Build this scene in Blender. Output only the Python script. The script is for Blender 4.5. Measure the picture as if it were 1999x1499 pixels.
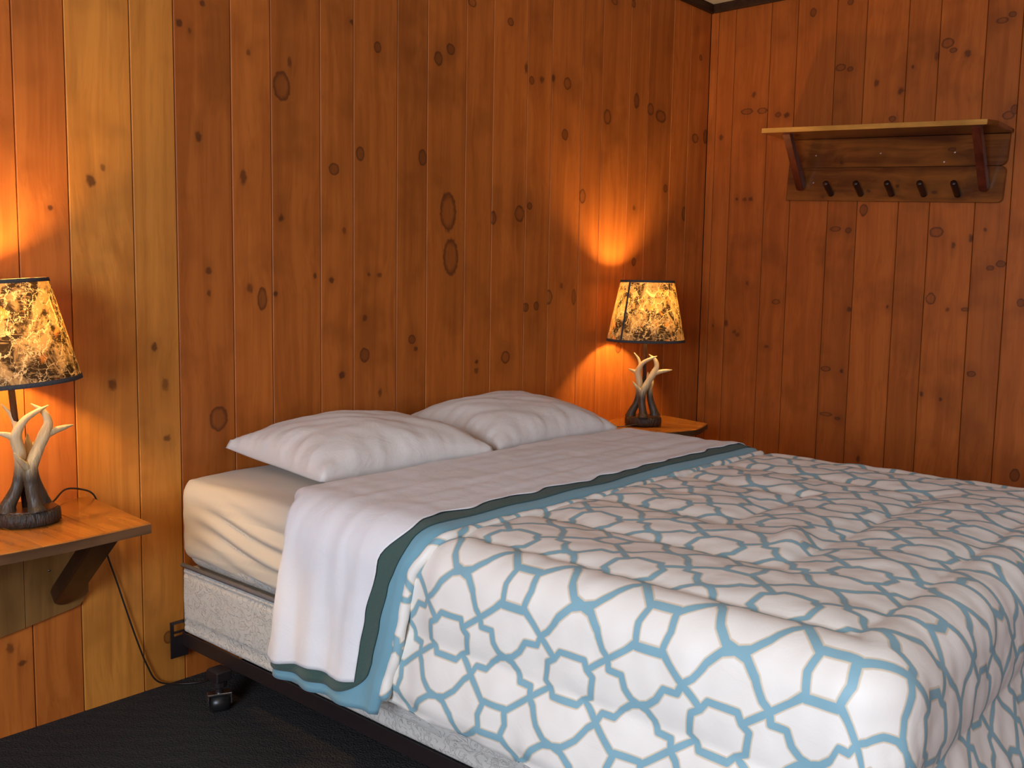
import bpy, math, random
from mathutils import Vector, Matrix, noise
random.seed(4)
for o in list(bpy.data.objects): bpy.data.objects.remove(o)
scn = bpy.context.scene
COL = scn.collection
PI = math.pi

# ---------------------------------------------------------------- camera
cam_d = bpy.data.cameras.new('camera'); cam = bpy.data.objects.new('camera', cam_d); COL.objects.link(cam)
rt = Vector((0.65883855, -0.75209226, 0.01699994)); up = Vector((0.06786406, 0.0819247, 0.99432531)); fw = Vector((0.74921708, 0.65394616, -0.10501518))
cam.matrix_world = Matrix(((rt.x, up.x, -fw.x, 0.0), (rt.y, up.y, -fw.y, -2.3809), (rt.z, up.z, -fw.z, 1.12), (0, 0, 0, 1)))
cam_d.sensor_fit = 'HORIZONTAL'; cam_d.sensor_width = 36; cam_d.lens = 33.618; cam_d.clip_start = 0.02
scn.camera = cam

# ---------------------------------------------------------------- light and exposure
world = bpy.data.worlds.new('world'); scn.world = world; world.use_nodes = True
world.node_tree.nodes['Background'].inputs[0].default_value = (0.60, 0.72, 1.0, 1)
world.node_tree.nodes['Background'].inputs[1].default_value = 0.6
WIN_Y0, WIN_Y1, WIN_Z0, WIN_Z1, XL, YF, XR, ZC = -3.10, -1.70, 0.75, 2.00, -1.75, -3.7, 4.112, 2.432
WX0, WX1 = 0.6, 2.6     # made-up second window behind the camera, added for fill light
DAYLIGHT = 120.0
FRONT_FILL = 6.0
BULB = 560.0
ld = bpy.data.lights.new('window_daylight', 'AREA'); ld.shape = 'RECTANGLE'; ld.size = WIN_Z1 - WIN_Z0 - .1; ld.size_y = WIN_Y1 - WIN_Y0 - .1
ld.energy = DAYLIGHT; ld.color = (0.72, 0.84, 1.0)
lo = bpy.data.objects.new('window_daylight', ld); COL.objects.link(lo)
lo.location = (XL + .03, (WIN_Y0 + WIN_Y1) / 2, (WIN_Z0 + WIN_Z1) / 2); lo.rotation_euler = (0, -PI / 2, 0)
ld2 = bpy.data.lights.new('front_fill_light', 'AREA'); ld2.shape = 'RECTANGLE'; ld2.size = WX1 - WX0 - .1; ld2.size_y = WIN_Z1 - WIN_Z0 - .1  # added weak fill from the front, set in the made-up window
ld2.energy = FRONT_FILL; ld2.color = (0.95, 0.95, 1.0)
lo2 = bpy.data.objects.new('front_fill_light', ld2); COL.objects.link(lo2)
lo2.location = ((WX0 + WX1) / 2, YF + .03, (WIN_Z0 + WIN_Z1) / 2); lo2.rotation_euler = (PI / 2, 0, 0)
vs = scn.view_settings
vs.view_transform = 'Standard'; vs.look = 'None'; vs.exposure = 0.0; vs.gamma = 1.0; vs.use_curve_mapping = False

# ---------------------------------------------------------------- helpers
def link(name, me, mat, parent=None, smooth=False):
    o = bpy.data.objects.new(name, me); COL.objects.link(o)
    if mat is not None and not me.materials: me.materials.append(mat)
    if smooth:
        for p in me.polygons: p.use_smooth = True
    if parent is not None: o.parent = parent
    return o
def mesh(name, v, f):
    me = bpy.data.meshes.new(name); me.from_pydata([tuple(x) for x in v], [], f); me.update(); return me
def empty(name, loc=(0, 0, 0), rz=0, sc=1):
    o = bpy.data.objects.new(name, None); COL.objects.link(o); o.location = loc; o.rotation_euler = (0, 0, rz); o.scale = (sc,) * 3
    o.empty_display_size = .05; return o
def tag(o, label, cat, group=None):
    o['label'] = label; o['category'] = cat
    if group: o['group'] = group
    return o
def struct(o): o['kind'] = 'structure'; return o

class MB:
    """collects shapes into one mesh"""
    def __init__(s): s.v = []; s.f = []
    def add(s, v, f):
        n = len(s.v); s.v += [Vector(x) for x in v]; s.f += [tuple(i + n for i in q) for q in f]; return s
    def box(s, a, b, ch=0.0):
        x0, y0, z0 = a; x1, y1, z1 = b
        if ch <= 0:
            v = [(x0,y0,z0),(x1,y0,z0),(x1,y1,z0),(x0,y1,z0),(x0,y0,z1),(x1,y0,z1),(x1,y1,z1),(x0,y1,z1)]
            return s.add(v, [(3,2,1,0),(4,5,6,7),(0,1,5,4),(1,2,6,5),(2,3,7,6),(3,0,4,7)])
        return s.prism([(x0+ch,y0),(x1-ch,y0),(x1,y0+ch),(x1,y1-ch),(x1-ch,y1),(x0+ch,y1),(x0,y1-ch),(x0,y0+ch)], z0, z1, ch)
    def prism(s, poly, z0, z1, ch=0.0):
        n = len(poly)
        cx = sum(p[0] for p in poly) / n; cy = sum(p[1] for p in poly) / n
        def inset(p, c):
            d = Vector((p[0] - cx, p[1] - cy)); L = max(d.length, 1e-6); k = (L - c) / L
            return (cx + d.x * k, cy + d.y * k)
        if ch > 0: rings = [([inset(p, ch) for p in poly], z0), (poly, z0 + ch), (poly, z1 - ch), ([inset(p, ch) for p in poly], z1)]
        else: rings = [(poly, z0), (poly, z1)]
        v = [(p[0], p[1], z) for r, z in rings for p in r]
        f = [tuple(reversed(range(n))), tuple(range((len(rings)-1)*n, len(rings)*n))]
        for k in range(len(rings) - 1):
            for i in range(n):
                j = (i + 1) % n; f.append((k*n+i, k*n+j, (k+1)*n+j, (k+1)*n+i))
        return s.add(v, f)
    def tube(s, pts, rad, seg=10, caps=True, fn=None):
        pts = [Vector(p) for p in pts]; n = len(pts)
        if not hasattr(rad, '__len__'): rad = [rad] * n
        t0 = (pts[1] - pts[0]).normalized()
        a = t0.orthogonal().normalized(); v = []; f = []
        for i in range(n):
            t = (pts[min(i+1, n-1)] - pts[max(i-1, 0)]).normalized()
            a = (a - t * a.dot(t)); a = a.normalized() if a.length > 1e-6 else t.orthogonal().normalized()
            b = t.cross(a)
            for k in range(seg):
                w = 2 * PI * k / seg; r = rad[i]
                if fn: r = fn(i, k, r)
                v.append(pts[i] + (a * math.cos(w) + b * math.sin(w)) * r)
        for i in range(n - 1):
            for k in range(seg):
                l = (k + 1) % seg; f.append((i*seg+k, i*seg+l, (i+1)*seg+l, (i+1)*seg+k))
        if caps: f.append(tuple(reversed(range(seg)))); f.append(tuple(range((n-1)*seg, n*seg)))
        return s.add(v, f)
    def lathe(s, prof, seg=40, fn=None):
        n = len(prof); v = []; f = []
        for i, (r, z) in enumerate(prof):
            for k in range(seg):
                w = 2 * PI * k / seg; rr = r if not fn else fn(i, w, r)
                v.append((rr * math.cos(w), rr * math.sin(w), z))
        for i in range(n - 1):
            for k in range(seg):
                l = (k + 1) % seg; f.append((i*seg+k, i*seg+l, (i+1)*seg+l, (i+1)*seg+k))
        return s.add(v, f)
    def xf(s, M): s.v = [M @ x for x in s.v]; return s
    def build(s, name, mat, parent=None, smooth=False): return link(name, mesh(name, s.v, s.f), mat, parent, smooth)

def catmull(pts, m=6):
    """pts of (x,y,z,r) -> dense"""
    P = [Vector(p) for p in pts]; P = [2*P[0]-P[1]] + P + [2*P[-1]-P[-2]]; out = []
    for i in range(1, len(P) - 2):
        for k in range(m):
            t = k / m
            out.append(0.5*((2*P[i]) + (P[i+1]-P[i-1])*t + (2*P[i-1]-5*P[i]+4*P[i+1]-P[i+2])*t*t + (3*P[i]-P[i-1]-3*P[i+1]+P[i+2])*t**3))
    out.append(P[-2]); return out
def crtube(mb, pts, m=6, seg=10, fn=None):
    d = catmull(pts, m); mb.tube([p.to_3d() for p in d], [max(p[3], .0006) for p in d], seg, True, fn); return mb
def sstep(a, b, x):
    t = min(max((x - a) / (b - a), 0), 1); return t*t*(3-2*t)
def nz(x, y, z=0): return noise.noise(Vector((x, y, z)))

def grid(name, fx, us, vs_, mat, parent=None, uvf=None, keep=None, thick=0.0):
    """surface from fx(u,v)"""
    nu, nv = len(us), len(vs_)
    v = [fx(u, w) for w in vs_ for u in us]; f = []
    for j in range(nv - 1):
        for i in range(nu - 1):
            if keep is None or keep(us[i], us[i+1], vs_[j], vs_[j+1]): f.append((j*nu+i, j*nu+i+1, (j+1)*nu+i+1, (j+1)*nu+i))
    me = mesh(name, v, f)
    if uvf:
        uvl = me.uv_layers.new(name='flat'); uvs = [uvf(u, w) for w in vs_ for u in us]
        for lp in me.loops: uvl.data[lp.index].uv = uvs[lp.vertex_index]
    o = link(name, me, mat, parent, True)
    if thick:
        m = o.modifiers.new('thickness', 'SOLIDIFY'); m.thickness = thick; m.offset = -1
    return o
def lin(a, b, n): return [a + (b - a) * i / (n - 1) for i in range(n)]

# ---------------------------------------------------------------- materials
class NT:
    def __init__(s, name):
        s.m = bpy.data.materials.new(name); s.m.use_nodes = True; s.t = s.m.node_tree; s.n = s.t.nodes
        s.b = s.n['Principled BSDF']; s.out = s.n['Material Output']
    def new(s, k, **kw):
        n = s.n.new(k)
        for a, b in kw.items(): setattr(n, a, b)
        return n
    def l(s, a, b): s.t.links.new(a, b)
    def put(s, sock, x):
        if hasattr(x, 'is_output'): s.l(x, sock)
        else: sock.default_value = x
    def math(s, op, a, b=None, c=None, clamp=False):
        n = s.new('ShaderNodeMath', operation=op, use_clamp=clamp); s.put(n.inputs[0], a)
        if b is not None: s.put(n.inputs[1], b)
        if c is not None: s.put(n.inputs[2], c)
        return n.outputs[0]
    def vm(s, op, a, b=None, scale=None):
        n = s.new('ShaderNodeVectorMath', operation=op); s.put(n.inputs[0], a)
        if b is not None: s.put(n.inputs[1], b)
        if scale is not None: s.put(n.inputs['Scale'], scale)
        return n.outputs['Value'] if op in ('LENGTH', 'DOT_PRODUCT', 'DISTANCE') else n.outputs['Vector']
    def mr(s, x, a, b, c=0.0, d=1.0, smooth=True):
        n = s.new('ShaderNodeMapRange', interpolation_type='SMOOTHSTEP' if smooth else 'LINEAR'); s.put(n.inputs[0], x)
        for i, q in enumerate((a, b, c, d)): n.inputs[i+1].default_value = q
        return n.outputs[0]
    def mix(s, fac, a, b, mode='MIX'):
        n = s.new('ShaderNodeMix', data_type='RGBA', blend_type=mode); s.put(n.inputs[0], fac)
        for i, q in ((6, a), (7, b)):
            s.put(n.inputs[i], q if hasattr(q, 'is_output') else (*q, 1) if len(q) == 3 else q)
        return n.outputs[2]
    def noise(s, vec, scale, detail=3, rough=.55, dist=0.0):
        n = s.new('ShaderNodeTexNoise'); s.l(vec, n.inputs['Vector']); n.inputs['Scale'].default_value = scale
        n.inputs['Detail'].default_value = detail; n.inputs['Roughness'].default_value = rough; n.inputs['Distortion'].default_value = dist
        return n.outputs['Fac']
    def voro(s, vec, scale, feature='F1', rnd=1.0):
        n = s.new('ShaderNodeTexVoronoi', feature=feature); s.l(vec, n.inputs['Vector']); n.inputs['Scale'].default_value = scale
        n.inputs['Randomness'].default_value = rnd; return n.outputs['Distance']
    def bump(s, h, strength=.3, dist=.01):
        n = s.new('ShaderNodeBump'); s.l(h, n.inputs['Height']); n.inputs['Strength'].default_value = strength; n.inputs['Distance'].default_value = dist
        s.l(n.outputs[0], s.b.inputs['Normal'])
    def coord(s, k='Object'): return s.new('ShaderNodeTexCoord').outputs[k]
    def pos(s): return s.new('ShaderNodeNewGeometry').outputs['Position']
    def base(s, c): s.put(s.b.inputs['Base Color'], c if hasattr(c, 'is_output') else (*c, 1))
    def set(s, **kw):
        for k, v in kw.items(): s.put(s.b.inputs[k.replace('_', ' ')], v)
        return s

def plain(name, c, rough=.5, metal=0.0, var=.15, scale=40, spec=.5):
    t = NT(name); n = t.noise(t.coord(), scale, 4)
    t.base(t.mix(n, [x*(1-var) for x in c], [min(1, x*(1+var)) for x in c])); t.set(Roughness=rough, Metallic=metal, Specular_IOR_Level=spec); return t.m

DARK_KNOT = (.055, .016, .006)
def wood(name, axis, dark, light, knots=(), ka=0, rough=.48, world_co=True, seed=0.0, grain=26.0, spec=.2, coat=0.0):
    """grain runs along axis; knots = (coordinate along axis ka, height z, radius, radius z) in metres"""
    t = NT(name); P = t.pos() if world_co else t.coord()
    sc = [grain] * 3; sc[axis] = grain * .045
    G = t.vm('ADD', t.vm('MULTIPLY', P, tuple(sc)), (seed*3.1, seed*7.7, seed*1.3))
    wob = t.noise(t.vm('ADD', P, (seed, 0, seed*2)), 1.6, 2)
    G = t.vm('ADD', G, t.vm('SCALE', (1.0, 1.0, 1.0), scale=t.math('MULTIPLY', wob, 2.4)))
    n1 = t.noise(G, 1.0, 5, .6, .6)
    w = t.new('ShaderNodeTexNoise'); t.l(t.vm('MULTIPLY', G, (4.5, 4.5, 4.5)), w.inputs['Vector']); w.inputs['Scale'].default_value = 1.0; w.inputs['Detail'].default_value = 2
    cloud = t.noise(t.vm('ADD', P, (seed*2, seed, 0)), 5.0, 3)
    col = t.mix(t.mr(n1, .32, .68), dark, light)
    col = t.mix(t.math('MULTIPLY', t.mr(w.outputs['Fac'], .5, .75), .22), col, [x*.55 for x in dark])
    col = t.mix(t.math('MULTIPLY', t.mr(cloud, .48, .75), .50), col, [x*.55 for x in dark])
    if knots:
        core = halo = None
        nn = t.new('ShaderNodeTexNoise'); t.l(P, nn.inputs['Vector']); nn.inputs['Scale'].default_value = 70; nn.inputs['Detail'].default_value = 2
        jit = t.vm('SCALE', t.vm('SUBTRACT', nn.outputs['Color'], (.5, .5, .5)), scale=1.7)
        rk = random.Random(int(seed*100))
        for a, z, ra, rz in knots:
            ra = max(ra, .006); rz = max(rz, .007)
            c = [0, 0, z]; c[ka] = a; k = [0, 0, 1/rz]; k[ka] = 1/ra
            q = t.vm('MULTIPLY', t.vm('SUBTRACT', P, tuple(c)), tuple(k))
            big = ra > .013
            q2 = t.vm('MULTIPLY', t.vm('ADD', q, t.vm('SCALE', jit, scale=.22 if big else .8)), tuple(1.0 if x else 0.0 for x in k))
            r = t.vm('LENGTH', q2)
            h = t.vm('LENGTH', t.vm('MULTIPLY', q, (1, 1, .55) if ka != 2 else (1, 1, 1)))
            op = rk.uniform(.65, 1.0); cm = t.mr(r, 1.35, .55, 0.0, op); hm = t.mr(h, 3.2, .6, 0.0, rk.uniform(.5, 1.0))
            if big: cm = t.math('MULTIPLY', t.mr(r, 1.12, .92, 0.0, 1.0), t.mr(r, .55, .98, .30 if ra > .02 else .58, .95))
            core = cm if core is None else t.math('MAXIMUM', core, cm)
            halo = hm if halo is None else t.math('MAXIMUM', halo, hm)
        col = t.mix(t.math('MULTIPLY', halo, .30), col, [x*.42 for x in dark])
        col = t.mix(t.math('MULTIPLY', core, .78), col, DARK_KNOT)
    t.base(col); t.set(Roughness=rough, Specular_IOR_Level=spec, Coat_Weight=coat, Coat_Roughness=.15)
    t.bump(n1, .08, .004); return t.m

def cloth(name, c, rough=.8, weave=900, wr=.0, sheen=.15, spec=.2, bump=.15):
    t = NT(name); P = t.coord(); n = t.noise(P, weave, 2); big = t.noise(P, 14, 3)
    t.base(t.mix(big, [x*.95 for x in c], c)); t.set(Roughness=rough, Sheen_Weight=sheen, Specular_IOR_Level=spec)
    h = n if not wr else t.math('ADD', t.math('MULTIPLY', n, .15), t.math('MULTIPLY', t.noise(t.vm('MULTIPLY', P, (14, 14, 14)), 1.0, 4, .6, .8), wr))
    t.bump(h, bump, .006); return t.m

M = {}
M['white_metal'] = plain('chrome', (.75, .75, .75), .25, 1.0)
M['black_metal'] = plain('black_painted_steel', (.018, .012, .012), .38, .0, .3, 60)
M['rubber'] = plain('black_rubber', (.012, .012, .012), .35, 0, .2)
M['cord'] = plain('dark_cord', (.02, .012, .008), .45)
M['dark_trim'] = wood('dark_ceiling_trim', 0, (.035, .014, .006), (.055, .022, .009), rough=.5)
M['ceiling'] = plain('cream_ceiling', (.66, .60, .47), .9, 0, .05, 25)
M['shelf_cedar'] = None
M['bracket'] = wood('red_cedar_bracket', 2, (.075, .013, .006), (.16, .032, .012), rough=.28, world_co=False, grain=22, spec=.55, coat=.3)
M['bracket_dark'] = wood('dark_bracket', 2, (.016, .005, .003), (.045, .013, .006), rough=.35, world_co=False, grain=22, spec=.5, coat=.2)
M['sheet'] = cloth('white_cotton_sheet', (.80, .78, .78), wr=.8, bump=.45)
M['fitted'] = cloth('cream_white_fitted_sheet', (.56, .50, .41), wr=.4, bump=.2)
M['pillow'] = cloth('white_pillowcase', (.76, .71, .66), wr=1.0, bump=.5)
M['blanket'] = cloth('green_felt_blanket', (.060, .105, .088), .95, 500, sheen=.12, bump=.5)
M['lining'] = cloth('blue_comforter_lining', (.17, .34, .41), .7, wr=.5)
M['ticking'] = None

def box_spring_mat():
    t = NT('quilted_ticking'); P = t.coord()
    vo = t.new('ShaderNodeTexVoronoi', feature='SMOOTH_F1'); t.l(t.vm('MULTIPLY', P, (1, 12, 16)), vo.inputs['Vector']); vo.inputs['Scale'].default_value = 1.0
    wv = t.noise(t.vm('MULTIPLY', P, (1, 22, 30)), 1.0, 2, .5, 2.5)
    ridge = t.mr(t.math('ABSOLUTE', t.math('SUBTRACT', wv, .5)), 0, .05)
    t.base(t.mix(ridge, (.52, .485, .43), (.57, .54, .49))); t.set(Roughness=.8, Specular_IOR_Level=.2)
    t.bump(t.math('ADD', ridge, t.math('MULTIPLY', vo.outputs['Distance'], .8)), .45, .008); return t.m
M['ticking'] = box_spring_mat()

def carpet_mat():
    t = NT('charcoal_carpet'); P = t.pos()
    n = t.noise(P, 260, 3, .7); b = t.noise(P, 3.0, 3)
    loops = t.voro(P, 210)
    dia = t.new('ShaderNodeTexWave', wave_type='BANDS', bands_direction='DIAGONAL'); t.l(P, dia.inputs['Vector']); dia.inputs['Scale'].default_value = 9; dia.inputs['Distortion'].default_value = 5; dia.inputs['Detail'].default_value = 2
    c = t.mix(n, (.024, .024, .026), (.085, .080, .075))
    c = t.mix(t.math('MULTIPLY', dia.outputs['Fac'], .35), c, (.028, .030, .038))
    c = t.mix(t.math('MULTIPLY', b, .4), c, (.040, .030, .026)); t.base(c); t.set(Roughness=1.0, Specular_IOR_Level=.1)
    t.bump(t.math('ADD', n, loops), .8, .006); return t.m
M['carpet'] = carpet_mat()

E1, E2 = .287, .237     # repeat of the printed lattice in metres
def comforter_mat():
    t = NT('trellis_print_comforter'); uv = t.new('ShaderNodeUVMap'); uv.uv_map = 'flat'
    w = t.noise(t.vm('SCALE', uv.outputs[0], scale=1.0), 3.0, 2)
    U = t.vm('ADD', uv.outputs[0], (500.0, 500.0, 0))
    fr = t.vm('FRACTION', t.vm('ADD', U, (.5, .5, 0)))
    fo = t.vm('ABSOLUTE', t.vm('SUBTRACT', fr, (.5, .5, 0)))
    Pm = t.vm('MULTIPLY', fo, (E1, E2, 0))
    polys = [[(.088, .10), (.378, .385)],
             [(.5, 0), (.43, .02), (.355, .095), (.295, .205), (.25, .25)],
             [(.25, .25), (.228, .33), (.14, .335), (.105, .42), (.055, .478), (0, .5)],
             [(0, .115), (.082, .115), (.108, 0)],
             [(.5, .322), (.41, .322), (.378, .385), (.33, .425), (.33, .5)]]
    d = None
    for pl in polys:
        for a, b in zip(pl[:-1], pl[1:]):
            a = Vector((a[0]*E1, a[1]*E2, 0)); b = Vector((b[0]*E1, b[1]*E2, 0)); ba = b - a; L2 = ba.length_squared
            pa = t.vm('SUBTRACT', Pm, tuple(a)); h = t.math('MULTIPLY', t.vm('DOT_PRODUCT', pa, tuple(ba)), 1 / L2, clamp=True)
            di = t.vm('LENGTH', t.vm('SUBTRACT', pa, t.vm('SCALE', tuple(ba), scale=h)))
            d = di if d is None else t.math('MINIMUM', d, di)
    c = t.mix(t.mr(d, .0068, .0095), (.66, .55, .40), (.83, .775, .70))
    c = t.mix(t.mr(d, .0048, .0066), (.225, .40, .465), c)
    t.base(c); t.set(Roughness=.5, Specular_IOR_Level=.35, Sheen_Weight=.1)
    P = t.coord(); n = t.noise(t.vm('MULTIPLY', P, (16, 16, 16)), 1.0, 4, .6, 1.0); n2 = t.noise(P, 1000, 1)
    t.bump(t.math('ADD', n, t.math('MULTIPLY', n2, .05)), .22, .006); return t.m
M['comforter'] = comforter_mat()

def shade_mat():
    t = NT('camouflage_shade'); P = t.coord()
    big = t.noise(t.vm('MULTIPLY', P, (14, 14, 9)), 1.0, 4, .6, 1.5)
    mid = t.noise(t.vm('MULTIPLY', P, (60, 60, 45)), 1.0, 4, .65, 1.0)
    lv = t.new('ShaderNodeTexVoronoi', feature='F1'); t.l(t.vm('MULTIPLY', t.vm('ADD', P, t.vm('SCALE', (1, 1, 1), scale=t.math('MULTIPLY', mid, .03))), (30, 30, 30)), lv.inputs['Vector']); lv.inputs['Scale'].default_value = 1
    crack = t.new('ShaderNodeTexVoronoi', feature='DISTANCE_TO_EDGE'); t.l(t.vm('MULTIPLY', t.vm('ADD', P, t.vm('SCALE', (1, .6, 1), scale=t.math('MULTIPLY', mid, .06))), (34, 34, 22)), crack.inputs['Vector']); crack.inputs['Scale'].default_value = 1
    bark = t.noise(t.vm('MULTIPLY', t.new('ShaderNodeVectorRotate').outputs[0], (1, 1, 1)), 1) if False else t.noise(t.vm('MULTIPLY', P, (30, 30, 130)), 1.0, 3, .6, 2.0)
    c = t.mix(t.mr(big, .42, .56), (.030, .020, .012), (.30, .20, .09))
    c = t.mix(t.math('MULTIPLY', t.mr(bark, .54, .64), .45), c, (.42, .30, .15))
    c = t.mix(t.math('MULTIPLY', t.mr(lv.outputs['Distance'], .42, .30), t.mr(t.noise(P, 11, 1), .52, .6)), c, (.50, .20, .05))
    c = t.mix(t.math('MULTIPLY', t.mr(mid, .6, .66), .8), c, (.035, .03, .022))
    c = t.mix(t.math('MULTIPLY', t.mr(crack.outputs['Distance'], .045, .015), .75), c, (.62, .50, .28))
    df = t.new('ShaderNodeBsdfDiffuse'); tr = t.new('ShaderNodeBsdfTranslucent'); t.l(c, df.inputs[0]); t.l(t.mix(1.0, c, (1.0, .78, .42), 'MULTIPLY'), tr.inputs[0])
    mx = t.new('ShaderNodeMixShader'); mx.inputs[0].default_value = .11; t.l(df.outputs[0], mx.inputs[1]); t.l(tr.outputs[0], mx.inputs[2])
    t.l(mx.outputs[0], t.out.inputs[0]); return t.m
M['shade'] = shade_mat()
M['shade_tape'] = plain('dark_shade_trim', (.05, .045, .045), .9, 0, .6, 300)
def bulb_mat():
    t = NT('glowing_bulb'); t.base((1, .9, .7)); t.set(Emission_Color=(1, .64, .25, 1), Emission_Strength=BULB); return t.m
M['bulb'] = bulb_mat()
def antler_mat():
    t = NT('antler'); P = t.coord(); z = t.new('ShaderNodeSeparateXYZ'); t.l(P, z.inputs[0])
    n = t.noise(t.vm('MULTIPLY', P, (120, 120, 25)), 1.0, 4)
    zz = t.math('ADD', z.outputs[2], t.math('MULTIPLY', t.math('SUBTRACT', n, .5), .03))
    up_ = t.mr(zz, .10, .165)
    c = t.mix(n, (.020, .013, .008), (.095, .066, .038))
    c2 = t.mix(n, (.42, .32, .17), (.62, .50, .29))
    t.base(t.mix(up_, c, c2)); t.set(Roughness=.42, Specular_IOR_Level=.4); t.bump(n, .5, .006); return t.m
M['antler'] = antler_mat()
def bark_mat():
    t = NT('bark_base'); P = t.coord(); n = t.noise(t.vm('MULTIPLY', P, (150, 150, 40)), 1.0, 4)
    t.base(t.mix(n, (.008, .006, .005), (.055, .036, .022))); t.set(Roughness=.5); t.bump(n, .8, .01); return t.m
M['bark'] = bark_mat()
M['bark_top'] = plain('stained_slab', (.07, .028, .012), .35, 0, .4, 60)
M['pole'] = plain('brown_pole', (.025, .010, .007), .6, 0, .2, 40, .15)

# ---------------------------------------------------------------- the room
KNOTS_BACK = [(1.441, 1.85, 0.0077, 0.008), (1.372, 1.785, 0.0089, 0.0105), (1.402, 1.771, 0.006, 0.0066), (1.422, 1.498, 0.0092, 0.0136), (1.561, 1.405, 0.0117, 0.0213), (1.124, 1.356, 0.0116, 0.0163), (1.156, 1.39, 0.0066, 0.0088), (1.023, 1.282, 0.0036, 0.0061), (1.582, 1.748, 0.0067, 0.0084), (1.692, 1.675, 0.0285, 0.0419), (1.72, 1.746, 0.0072, 0.0145), (1.951, 1.908, 0.0101, 0.0076), (2.055, 1.853, 0.0149, 0.0172), (2.323, 1.867, 0.0193, 0.0234), (2.381, 1.908, 0.0198, 0.0186), (2.484, 2.085, 0.0206, 0.0154), (2.687, 2.062, 0.0169, 0.0143), (1.881, 1.458, 0.0198, 0.0185), (1.687, 1.297, 0.0108, 0.0119), (1.92, 1.274, 0.0081, 0.011), (1.984, 1.515, 0.0166, 0.0221), (2.253, 1.532, 0.0189, 0.0269), (2.376, 1.362, 0.0378, 0.0663), (2.608, 1.355, 0.0167, 0.0239), (2.391, 1.206, 0.0357, 0.0637), (2.871, 1.888, 0.0122, 0.0132), (2.938, 1.905, 0.0125, 0.0133), (3.028, 1.9, 0.0228, 0.0233), (2.78, 1.915, 0.0117, 0.0202), (2.811, 1.876, 0.0149, 0.0149), (3.019, 1.703, 0.0196, 0.0216), (3.3, 1.81, 0.0254, 0.0308), (3.51, 1.906, 0.0195, 0.0319), (3.619, 1.887, 0.0244, 0.026), (3.703, 1.868, 0.042, 0.0265), (4.004, 1.809, 0.0279, 0.021), (4.097, 1.828, 0.0191, 0.0331), (4.028, 2.18, 0.0139, 0.0137), (2.754, 1.379, 0.0266, 0.0303), (2.812, 1.412, 0.0151, 0.0134), (3.329, 2.277, 0.0217, 0.0141), (3.466, 2.299, 0.0152, 0.0165), (3.761, 1.557, 0.0172, 0.0182), (3.927, 1.455, 0.0182, 0.0329), (3.515, 1.453, 0.0118, 0.0109), (3.142, 1.474, 0.0206, 0.0285), (1.446, 1.14, 0.0095, 0.0098), (1.447, 1.077, 0.0048, 0.0085), (1.578, 1.092, 0.0102, 0.0132), (1.619, 1.062, 0.0157, 0.0326), (1.87, 1.119, 0.0099, 0.0095), (1.808, 1.132, 0.0058, 0.0093), (1.665, 1.077, 0.0071, 0.009), (2.02, 1.139, 0.0064, 0.0065), (2.065, 1.138, 0.0109, 0.0083), (1.911, 0.822, 0.0123, 0.0114), (2.069, 0.755, 0.0089, 0.0136), (1.471, 0.725, 0.0278, 0.035), (1.312, 0.834, 0.0104, 0.018), (1.313, 0.687, 0.0104, 0.0098), (1.283, 0.934, 0.0087, 0.0109), (2.003, 1.001, 0.0106, 0.0098), (2.003, 0.881, 0.0193, 0.0232), (1.165, 0.842, 0.0109, 0.0145), (2.209, 0.925, 0.0165, 0.0156), (2.226, 0.892, 0.0095, 0.0087), (2.529, 0.801, 0.0109, 0.0113), (2.529, 0.833, 0.0082, 0.0075), (2.688, 0.842, 0.0234, 0.0232), (2.799, 1.028, 0.0182, 0.0176), (2.863, 1.033, 0.0156, 0.0178), (2.938, 1.067, 0.0225, 0.0281), (3.018, 1.112, 0.0099, 0.0122), (3.1, 1.067, 0.0137, 0.0331), (0.893, 0.218, 0.0094, 0.0115), (0.92, 0.173, 0.0096, 0.0065), (1.305, 0.132, 0.0137, 0.0174), (3.425, 0.848, 0.0194, 0.0245), (3.524, 1.221, 0.0159, 0.0178)]
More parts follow.
